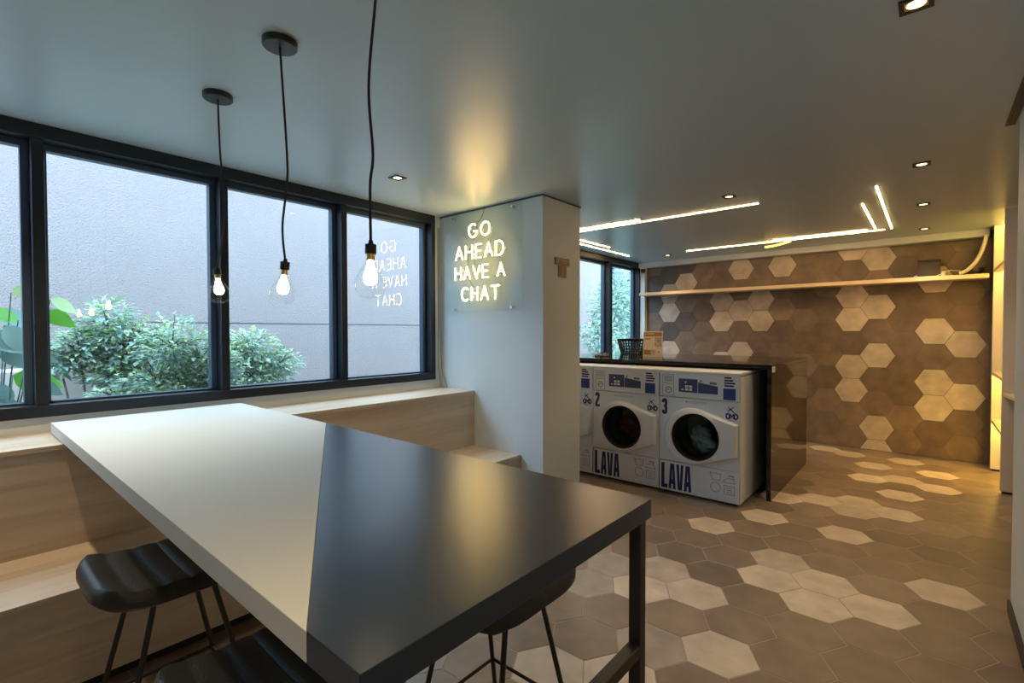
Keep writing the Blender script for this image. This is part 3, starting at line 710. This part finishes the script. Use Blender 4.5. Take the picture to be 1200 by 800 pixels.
    for k in range(6): mb.prism([(0.042, 0.990+k*0.009), (0.118, 0.990+k*0.009), (0.118, 0.9945+k*0.009), (0.042, 0.9945+k*0.009)], flatP, 0.008, off)
    mb.build('sticker_text', M['linegrey'], t)['kind'] = 'stuff'
    mb = MB(); mb.prism([(0.548, 0.868), (0.645, 0.868), (0.645, 0.962), (0.548, 0.962)], flatP, 0.008, off); mb.build('blue_sticker', M['blue'], t)
    mb = MB()
    for k, ww in enumerate((0.075, 0.085, 0.07, 0.055)): mb.prism([(0.556, 0.976+k*0.022), (0.556+ww, 0.976+k*0.022), (0.556+ww, 0.990+k*0.022), (0.556, 0.990+k*0.022)], flatP, 0.008, off)
    mb.build('sticker_heading', M['navy'], t)['kind'] = 'stuff'
    # logo: crossed star over the letters OMO
    mb = MB()
    for (p, q) in (((0.582, 0.812), (0.628, 0.768)), ((0.630, 0.815), (0.585, 0.772)), ((0.600, 0.800), (0.640, 0.760)), ((0.575, 0.785), (0.61, 0.79))): ribbon(mb, [p, q], 0.005, flatP, 0, 0.0012)
    for cx in (0.584, 0.646): ribbon(mb, arc(cx, 0.735, 0.0135, 0.020, 0, 360, 16)[:-1], 0.012, flatP, 0, 0.0012, True)
    ribbon(mb, [(0.603, 0.714), (0.603, 0.754), (0.615, 0.730), (0.627, 0.754), (0.627, 0.714)], 0.010, flatP, 0, 0.0012)
    ribbon(mb, [(0.580, 0.704), (0.650, 0.702)], 0.003, flatP, 0, 0.0012); ribbon(mb, [(0.584, 0.762), (0.590, 0.775)], 0.004, flatP, 0, 0.0012)
    mb.build('logo', M['navy'], t)
    mb = MB(); z_ = 0.006
    ribbon(mb, [(0.445, 0.250), (0.462, 0.190), (0.522, 0.190), (0.535, 0.250), (0.515, 0.242), (0.49, 0.250), (0.468, 0.242)], 0.0035, flatP, 0, z_, True)
    ribbon(mb, [(0.552, 0.185), (0.560, 0.205), (0.585, 0.222), (0.625, 0.222), (0.632, 0.248), (0.592, 0.248), (0.592, 0.240), (0.625, 0.240), (0.645, 0.185)], 0.0035, flatP, 0, z_, True)
    ribbon(mb, arc(0.490, 0.132, 0.040, 0.040, 0, 360, 28)[:-1], 0.0035, flatP, 0, z_, True)
    ribbon(mb, [(0.560, 0.090), (0.640, 0.090), (0.640, 0.160), (0.560, 0.160)], 0.0035, flatP, 0, z_, True)
    for k in range(3): ribbon(mb, [(0.577, 0.108+k*0.017), (0.623, 0.108+k*0.017)], 0.0035, flatP, 0, z_)
    mb.build('care_symbols', M['linegrey'], t)
    mb = MB(); ribbon(mb, [(0.235, 0.822), (0.250, 0.822)], 0.010, flatP, 0, 0.0012); ribbon(mb, [(0.265, 0.826), (0.410, 0.826), (0.410, 0.815), (0.265, 0.815)], 0.002, flatP, 0, 0.0012, True); mb.build('door_marking', M['greyink'], t)
M['bowl'] = glass('door_bowl_glass', (0.68, 0.76, 0.74), 1.75)
washer(1.832, '3', 'white washing machine numbered 3 with grey laundry, nearest the black counter end', ('cloth_grey', 'grey laundry heap behind the round glass of machine 3'))
washer(1.832+0.686, '2', 'white washing machine numbered 2 with dark red laundry, between two others', ('cloth_red', 'dark red laundry heap behind the round glass of machine 2'))
washer(1.832+2*0.686, '1', 'white washing machine mostly hidden behind the pillar edge', None)

# ---- things on the counter
def basket(x, y):
    t = thing('laundry_basket', (x, y, CT), 'black perforated plastic laundry basket on the counter behind the leaflet', 'basket')
    h, r0, r1 = 0.19, 0.135, 0.18; n = 28
    MB().lathe([(0.0001, 0.0), (r0, 0.0), (r0, 0.008), (0.0001, 0.008)], n).build('base', M['basket'], t)
    MB().lathe([(r1-0.004, h-0.02), (r1+0.018, h-0.006), (r1+0.020, h), (r1-0.002, h), (r1-0.006, h-0.02)], n).build('rim', M['basket'], t, smooth=True)
    sl = MB()
    for j in range(n):
        a = 2*PI*j/n; c, s = math.cos(a), math.sin(a)
        sl.tube([(r0*c, r0*s, 0.004), (r1*c, r1*s, h-0.012)], 0.0075, 5)
    sl.build('ribs', M['basket'], t)['kind'] = 'stuff'
    bd = MB()
    for k in range(5):
        z = 0.02+k*0.036; r = r0+(r1-r0)*z/h; bd.tube([(r*math.cos(2*PI*j/n), r*math.sin(2*PI*j/n), z) for j in range(n)], 0.006, 5, closed=True)
    bd.build('bands', M['basket'], t)['kind'] = 'stuff'
basket(5.82, 2.93)
t = thing('leaflet_stand', (4.64, 2.12, CT), 'cream and orange printed leaflet in clear stand on the counter', 'leaflet')
lpf = lambda u, v, d: (4.66-d+0.05*(v-CT), 2.222-u, v)
lw_, lh = 0.206, 0.285
MB().prism([(0, CT), (lw_, CT), (lw_, CT+lh), (0, CT+lh)], lpf, 0, 0.003).build('paper', M['paper'], t, world=True)
def pr(nm, m, u0, u1, v0, v1): MB().prism([(u0*lw_, CT+v0*lh), (u1*lw_, CT+v0*lh), (u1*lw_, CT+v1*lh), (u0*lw_, CT+v1*lh)], lpf, 0.003, 0.0042).build(nm, m, t, world=True)
pr('header_print', M['orange'], .04, .96, .82, .96); pr('header_text', M['cream'], .08, .55, .89, .93)
pr('photo_print', M['photo'], .60, .95, .45, .80); pr('block_print', M['orange'], .05, .42, .17, .34); pr('photo_print', M['photo'], .45, .62, .17, .34); pr('caption_print', M['orange'], .08, .38, .71, .75)
pr('icon_print', M['orange'], .78, .84, .24, .30)
BX((4.60, 2.01, CT), (4.70, 2.225, CT+0.004)).build('foot', M['acrylic'], t, world=True)
BX((4.648, 2.012, CT+0.004), (4.652, 2.224, CT+0.03)).build('lip', M['acrylic'], t, world=True)
cl = MB(); base = 0; NN = 14
for i in range(NN+1):
    for j in range(24):
        th = PI/2*i/NN; ph = 2*PI*j/24; k = 1+0.18*math.sin(3*ph+1)+0.08*math.sin(7*ph+5*th)
        cl.v.append(Vector((4.92+0.10*k*math.cos(th)*math.cos(ph), 2.83+0.085*k*math.cos(th)*math.sin(ph), CT+0.035*math.sin(th)*(1+0.3*math.sin(5*ph+4*th)))))
for i in range(NN):
    for j in range(24): cl.f.append((i*24+j, i*24+(j+1) % 24, (i+1)*24+(j+1) % 24, (i+1)*24+j))
tag(cl.build('folded_cloth', M['darkbox'], smooth=True), 'small dark crumpled cloth lying on the counter before the laundry window', 'cloth')

# ================================================================== SHELF ON TILED WALL
SZ0, SZ1, SHX = 1.978, 2.022, 6.99
tag(BX((SHX, YN+0.03, SZ0), (XF-0.006, 3.40, SZ1)).build('wall_shelf', M['shelfwood'], bevel=0.002), 'long pale wooden shelf running across the hexagon tiled wall', 'shelf')
t = thing('storage_box', (7.12, 0.01, SZ1), 'dark square box standing on the long wooden shelf', 'box')
BX((7.05, -0.085, SZ1), (7.19, 0.105, SZ1+0.17)).build('body', M['darkbox'], t, bevel=0.006, world=True)
BX((7.045, -0.09, SZ1+0.17), (7.195, 0.11, SZ1+0.19)).build('lid', M['darkbox'], t, bevel=0.004, world=True)
hs = MB(); hp = []
for i in range(60):
    s = i/59; a = Vector((7.06, -0.235, SZ1+0.022)); c1 = Vector((7.06, -0.36, SZ1+0.05)); c2 = Vector((7.06, -0.42, SZ1+0.25)); e = Vector((7.06, -0.44, 2.424))
    hp.append(a*(1-s)**3+c1*3*s*(1-s)**2+c2*3*s*s*(1-s)+e*s**3)
hs.tube(hp, [0.020 if i % 2 else 0.0175 for i in range(60)], 10)
tag(hs.build('flexible_hose', M['plastic_white']), 'white corrugated hose rising from the shelf to the ceiling beam', 'hose')
cw = MB(); cw.tube([(7.05, 0.14, SZ1+0.003), (7.04, 0.12, SZ1+0.02), (7.03, 0.10, SZ1+0.004), (7.03, -0.05, SZ1+0.004), (7.04, -0.10, SZ1+0.03), (7.06, -0.16, SZ1+0.06), (7.06, -0.24, SZ1+0.05), (7.05, -0.28, SZ1+0.02)], 0.004, 6)
tag(cw.build('white_cable', M['plastic_white']), 'thin white cable looping along the shelf beside the dark box', 'cable')
ad = thing('cable_adapter', (7.08, -0.11, SZ1), 'small pale plug adapter on the shelf next to dark box', 'adapter')
BX((7.06, -0.125, SZ1), (7.11, -0.09, SZ1+0.055)).build('body', M['plastic_white'], ad, bevel=0.004, world=True); BX((7.075, -0.115, SZ1+0.055), (7.095, -0.10, SZ1+0.075)).build('plug', M['greyink'], ad, world=True)
dc = MB()
for k in range(4):
    dc.tube([(7.12+0.045*math.cos(a)+0.01*k, -0.32+0.08*math.sin(a)-0.01*k, SZ1+0.012+k*0.018+0.008*math.sin(2*a+k)) for a in [2*PI*i/20 for i in range(20)]], 0.010, 6, closed=True)
tag(dc.build('cable_coil', M['rubber']), 'coil of black cable lying on the shelf end under the hose', 'cable')
t = thing('security_camera', (7.10, 3.36, 2.425), 'small white security camera with black lens at the left end of beam', 'camera')
MB().lathe([(0.0001, 0.0), (0.045, 0.0), (0.045, -0.015), (0.040, -0.02), (0.0001, -0.02)], 20, (7.165, 3.42, 2.425)).build('mount', M['plastic_white'], t, smooth=True, world=True)
MB().lathe([(0.0001, -0.085), (0.020, -0.080), (0.034, -0.060), (0.038, -0.035), (0.036, -0.02)], 20, (7.165, 3.42, 2.425)).build('dome', M['rubber'], t, smooth=True, world=True)

# ================================================================== LIT SHELVING NICHE AT RIGHT
t = thing('lit_shelving', (6.5, -0.67, 0), 'tall shelving unit glowing yellow inside, right of the tiled wall', 'shelving')
BX((6.04, -1.2, 0.02), (6.075, YN, CZ-0.002)).build('side_panel', M['wallwarm'], t, bevel=0.002, world=True)
BX((6.965, -0.90, 0.02), (7.0, YN, CZ-0.002)).build('side_panel', M['wallwarm'], t, bevel=0.002, world=True)
BX((6.075, -0.90, 0.02), (6.965, -0.88, CZ-0.002)).build('back_panel', M['wallwarm'], t, world=True)
for z in (0.50, 0.985, 2.03):
    sh = BX((6.075, -0.88, z), (6.965, YN-0.004, z+0.028)).build('shelf', M['shelfwood'], t, world=True)
    BX((6.085, -0.60, z-0.010), (6.955, -0.58, z)).build('led_strip', M['niche_led'], sh, world=True)
BX((6.085, -0.60, CZ-0.014), (6.955, -0.58, CZ-0.002)).build('led_strip', M['niche_led'], t, world=True)
for x0, x1 in ((6.045, 6.07), (6.97, 6.995)): BX((x0, -0.88, 0), (x1, YN-0.012, 0.02)).build('plinth', M['black_gap'], t, world=True)
# small ledge on the near side of the panel
tag(MB().prism([(6.039, -0.50), (6.039, -1.15), (5.45, -1.15), (5.45, -0.56), (5.60, -0.54)], lambda u, v, d: (u, v, d), 0.855, 0.885).build('side_ledge', M['oak'], bevel=0.003), 'narrow brown ledge fixed to the white panel at the right edge', 'ledge')
# ceiling slot vent above the right wall
t = thing('ceiling_vent', (3.45, YR+0.03, CZ), 'dark linear slot vent in the ceiling by the right wall', 'vent')
BX((2.6, YR+0.004, CZ-0.006), (3.62, YR+0.042, CZ)).build('slot_frame', M['black_metal'], t, world=True)
for k in range(2): BX((2.62, YR+0.012+k*0.014, CZ-0.010), (3.60, YR+0.016+k*0.014, CZ-0.006)).build('slat', M['frame'], t, world=True)

# ================================================================== OUTSIDE
YE = 6.6
ex = struct(BX((-6, YE, -0.6), (11.5, YE+0.3, 3.9)).build('exterior_wall', M['concrete']))
jz = CAM_H + (1.489-CAM_H)*YE/3.5
BX((-6, YE-0.003, jz-0.006), (11.5, YE+0.001, jz+0.006)).build('wall_joint', M['joint'], ex)
struct(BX((-8, YW+0.18, -0.8), (30, 16, -0.05)).build('exterior_ground', M['soil']))
struct(BX((-6, 5.35, -0.05), (1.02, 5.75, 1.13)).build('garden_wall', M['concrete2'], bevel=0.01))
struct(BX((1.02, 5.30, -0.05), (1.30, 5.75, 1.30)).build('garden_pier', M['concrete2'], bevel=0.01))
def leaf_geo(mb, p, d, up, L, W):
    d = d.normalized(); s = d.cross(up)
    if s.length < 1e-4: s = d.orthogonal()
    s.normalize(); n = s.cross(d)
    mid = p + d*L*0.5
    mb.add([p, mid + s*W*0.5 + n*W*0.12, p + d*L - n*L*0.1, mid - s*W*0.5 + n*W*0.12, mid], [(0, 1, 4), (1, 2, 4), (2, 3, 4), (3, 0, 4)])
def shrub(name, base, blobs, nleaf, L, W, mats, label, cat='shrub', group=None, seed=1):
    rnd = random.Random(seed); t = thing(name, base, label, cat, group); base = Vector(base)
    br = MB(); parts = [MB() for _ in mats]; tot = sum(b[3]**2 for b in blobs)
    for bi, (cx, cy, cz, r, fz) in enumerate(blobs):
        c = Vector((cx, cy, cz)); br.tube([base, base.lerp(c, 0.5)+Vector((rnd.uniform(-.1, .1), rnd.uniform(-.05, .05), 0)), c], [0.018, 0.012, 0.005], 6)
        for q in range(7):
            e = c + Vector((rnd.gauss(0, 1), rnd.gauss(0, .8), abs(rnd.gauss(0, .8)))).normalized()*r*0.95; br.tube([c, c.lerp(e, .5)+Vector((0, 0, .03)), e], [0.006, 0.004, 0.002], 5)
        for q in range(int(nleaf*r*r/tot)):
            v = Vector((rnd.gauss(0, 1), rnd.gauss(0, 1), rnd.gauss(0, 1))).normalized()
            k = rnd.random()**0.45; p = c + Vector((v.x*r*k, v.y*r*k*0.75, v.z*r*k*fz))
            if p.y > 5.5 or p.y < YW+0.22: continue
            d = Vector((v.x+rnd.uniform(-.8, .8), v.y+rnd.uniform(-.8, .8), v.z*0.4+rnd.uniform(-.5, .35)))
            sc = rnd.uniform(.65, 1.25); w_ = [m[1]*(1+ (m[2]*v.z*k)) for m in mats]; w_ = [max(0.02, x) for x in w_]
            leaf_geo(rnd.choices(parts, w_)[0], p, d, Vector((rnd.uniform(-.4, .4), rnd.uniform(-.4, .4), 1)), L*sc, W*sc)
    br.build('branches', M['bark'], t, world=True)
    for mb, m in zip(parts, mats):
        if mb.v: mb.build('foliage', M[m[0]], t, world=True)['kind'] = 'stuff'
MA = [('leaf_a', 1.0, 0.6), ('leaf_b', 1.0, -0.8), ('leaf_c', 0.35, 1.5)]
G = 'garden shrubs outside the lounge window'
shrub('garden_shrub', (0.95, 5.02, -0.05), [(0.88, 5.02, 1.47, .22, 1.15), (1.00, 5.02, 1.30, .25, .9), (0.70, 5.02, 1.30, .20, .8), (1.22, 5.05, 1.28, .22, .8), (0.95, 5.0, 1.08, .24, .6), (0.58, 5.02, 1.22, .16, .8), (1.30, 5.0, 1.05, .22, .7)], 4200, .075, .034, MA, 'tallest leafy shrub outside, left of middle, its tip above the wall joint', group=G, seed=3)
shrub('garden_shrub', (1.28, 4.28, -0.05), [(1.12, 4.28, 1.32, .25, .95), (1.30, 4.28, 1.22, .25, .8), (1.42, 4.3, 1.12, .22, .8), (1.02, 4.25, 1.03, .24, .55), (0.78, 4.25, .98, .17, .5), (1.35, 4.25, .98, .22, .6)], 3800, .060, .026, MA, 'wide leafy shrub outside the window, just left of the mullion behind a pendant', group=G, seed=5)
shrub('garden_shrub', (2.05, 5.05, -0.05), [(1.98, 5.05, 1.24, .28, .85), (2.24, 5.05, 1.10, .24, .7), (1.98, 5.05, .98, .27, .7), (1.80, 5.05, 1.22, .20, .8)], 2900, .068, .030, MA, 'lower leafy shrub outside, right of the mullion, with plain wall beyond it', group=G, seed=8)
shrub('garden_tree', (8.7, 4.75, -0.05), [(8.5, 4.7, 1.9, .55, .9), (9.3, 4.8, 1.5, .6, .9), (7.9, 4.6, 1.35, .42, .8), (9.0, 4.8, 2.3, .5, .8), (8.5, 4.7, .95, .5, .8), (10.2, 4.9, 1.9, .6, 1.1), (10.4, 4.9, 1.1, .6, 1.0)], 6500, .12, .055, [('leaf_a', 1.2, .6), ('leaf_b', 1.0, -.6)], 'leafy pale green tree seen through the laundry window', 'tree', seed=11)
# broad-leaved plant close to the window at far left: every leaf is a part
t = thing('broadleaf_plant', (0.25, 4.15, -0.05), 'broad-leaved plant with large drooping leaves outside, at the far left pane', 'plant')
def bigleaf(m):
    mb = MB(); n = 8
    for i in range(n+1):
        s = i/n; wd = 0.5*math.sin(PI*s**0.75)*(1-0.15*s); dr = -0.25*s*s
        mb.v += [Vector((s, -wd*0.62, dr+0.06*wd)), Vector((s, 0, dr)), Vector((s, wd*0.62, dr+0.06*wd))]
    for i in range(n): mb.f += [(i*3, i*3+3, i*3+4, i*3+1), (i*3+1, i*3+4, i*3+5, i*3+2)]
    me = bpy.data.meshes.new('leaf'); me.from_pydata(mb.v, [], mb.f); me.update(); me.shade_smooth(); me.materials.append(M[m]); return me
LM = {k: bigleaf(k) for k in ('leaf_d', 'leaf_e', 'leaf_b', 'leaf_c')}
st = MB(); rnd = random.Random(4); T0 = Vector((0.25, 4.15, -0.05))
spec = [(0.27, 1.66, 'leaf_c', 10, .15), (0.44, 1.63, 'leaf_c', -25, .16), (0.42, 1.56, 'leaf_d', -35, .17), (0.20, 1.55, 'leaf_e', -20, .24), (0.24, 1.47, 'leaf_b', -55, .22), (0.12, 1.48, 'leaf_b', 200, .24), (0.30, 1.50, 'leaf_d', 150, .17),
        (0.16, 1.40, 'leaf_e', -12, .26), (0.22, 1.34, 'leaf_e', -38, .20), (0.27, 1.18, 'leaf_d', -22, .25), (0.17, 1.24, 'leaf_d', 190, .2), (0.36, 1.13, 'leaf_e', -30, .15), (0.20, 1.14, 'leaf_e', -75, .2), (0.08, 1.32, 'leaf_b', 215, .24),
        (0.22, 1.05, 'leaf_e', -60, .16), (0.05, 1.18, 'leaf_e', 230, .24), (-0.05, 1.42, 'leaf_d', 150, .24), (0.05, 1.05, 'leaf_e', -80, .2), (0.10, 1.60, 'leaf_c', 140, .18), (0.33, 1.30, 'leaf_e', -15, .14), (-0.08, 1.25, 'leaf_b', 200, .24)]
for k, (x, z, m, az, L) in enumerate(spec):
    o = bpy.data.objects.new('leaf', LM[m]); COL.objects.link(o); o.parent = t
    yy = 4.1+rnd.uniform(-.12, .12)
    dx = Vector((math.cos(R(az)), rnd.uniform(-.35, .15), math.sin(R(az)))).normalized()
    nz = Vector((rnd.uniform(-.3, .3), -1.0, rnd.uniform(0.1, .8))); nz = (nz-dx*nz.dot(dx)).normalized(); dy = nz.cross(dx)
    o.matrix_basis = Matrix.Translation(Vector((x, yy, z))-T0) @ Matrix(((dx.x, dy.x, nz.x, 0), (dx.y, dy.y, nz.y, 0), (dx.z, dy.z, nz.z, 0), (0, 0, 0, 1))) @ Matrix.Scale(L, 4)
    st.tube([T0+Vector((rnd.uniform(-.03, .03), 0, 0)), Vector((0.2+(x-.2)*.4, 4.15, z*0.6)), Vector((x, yy, z))], [0.007, 0.005, 0.003], 5)
st.build('stems', M['leaf_e'], t, world=True)
# glazed building far beyond the end of the garden wall
t = thing('distant_building', (17, 10.5, -0.05), 'distant pale building with dark blue windows beyond the garden tree', 'building')
BX((13.5, 10, -0.05), (24, 14, 7)).build('wall', M['concrete2'], t, world=True)
for k in range(7):
    for q in range(3):
        x = 14.0+k*1.35; z = 1.2+q*1.9
        wf = BX((x, 9.93, z), (x+1.0, 10.0, z+1.2)).build('window', M['frame_hi'], t, world=True)
        BX((x+0.06, 9.915, z+0.06), (x+0.94, 9.93, z+1.14)).build('pane', M['slate'], wf, world=True)
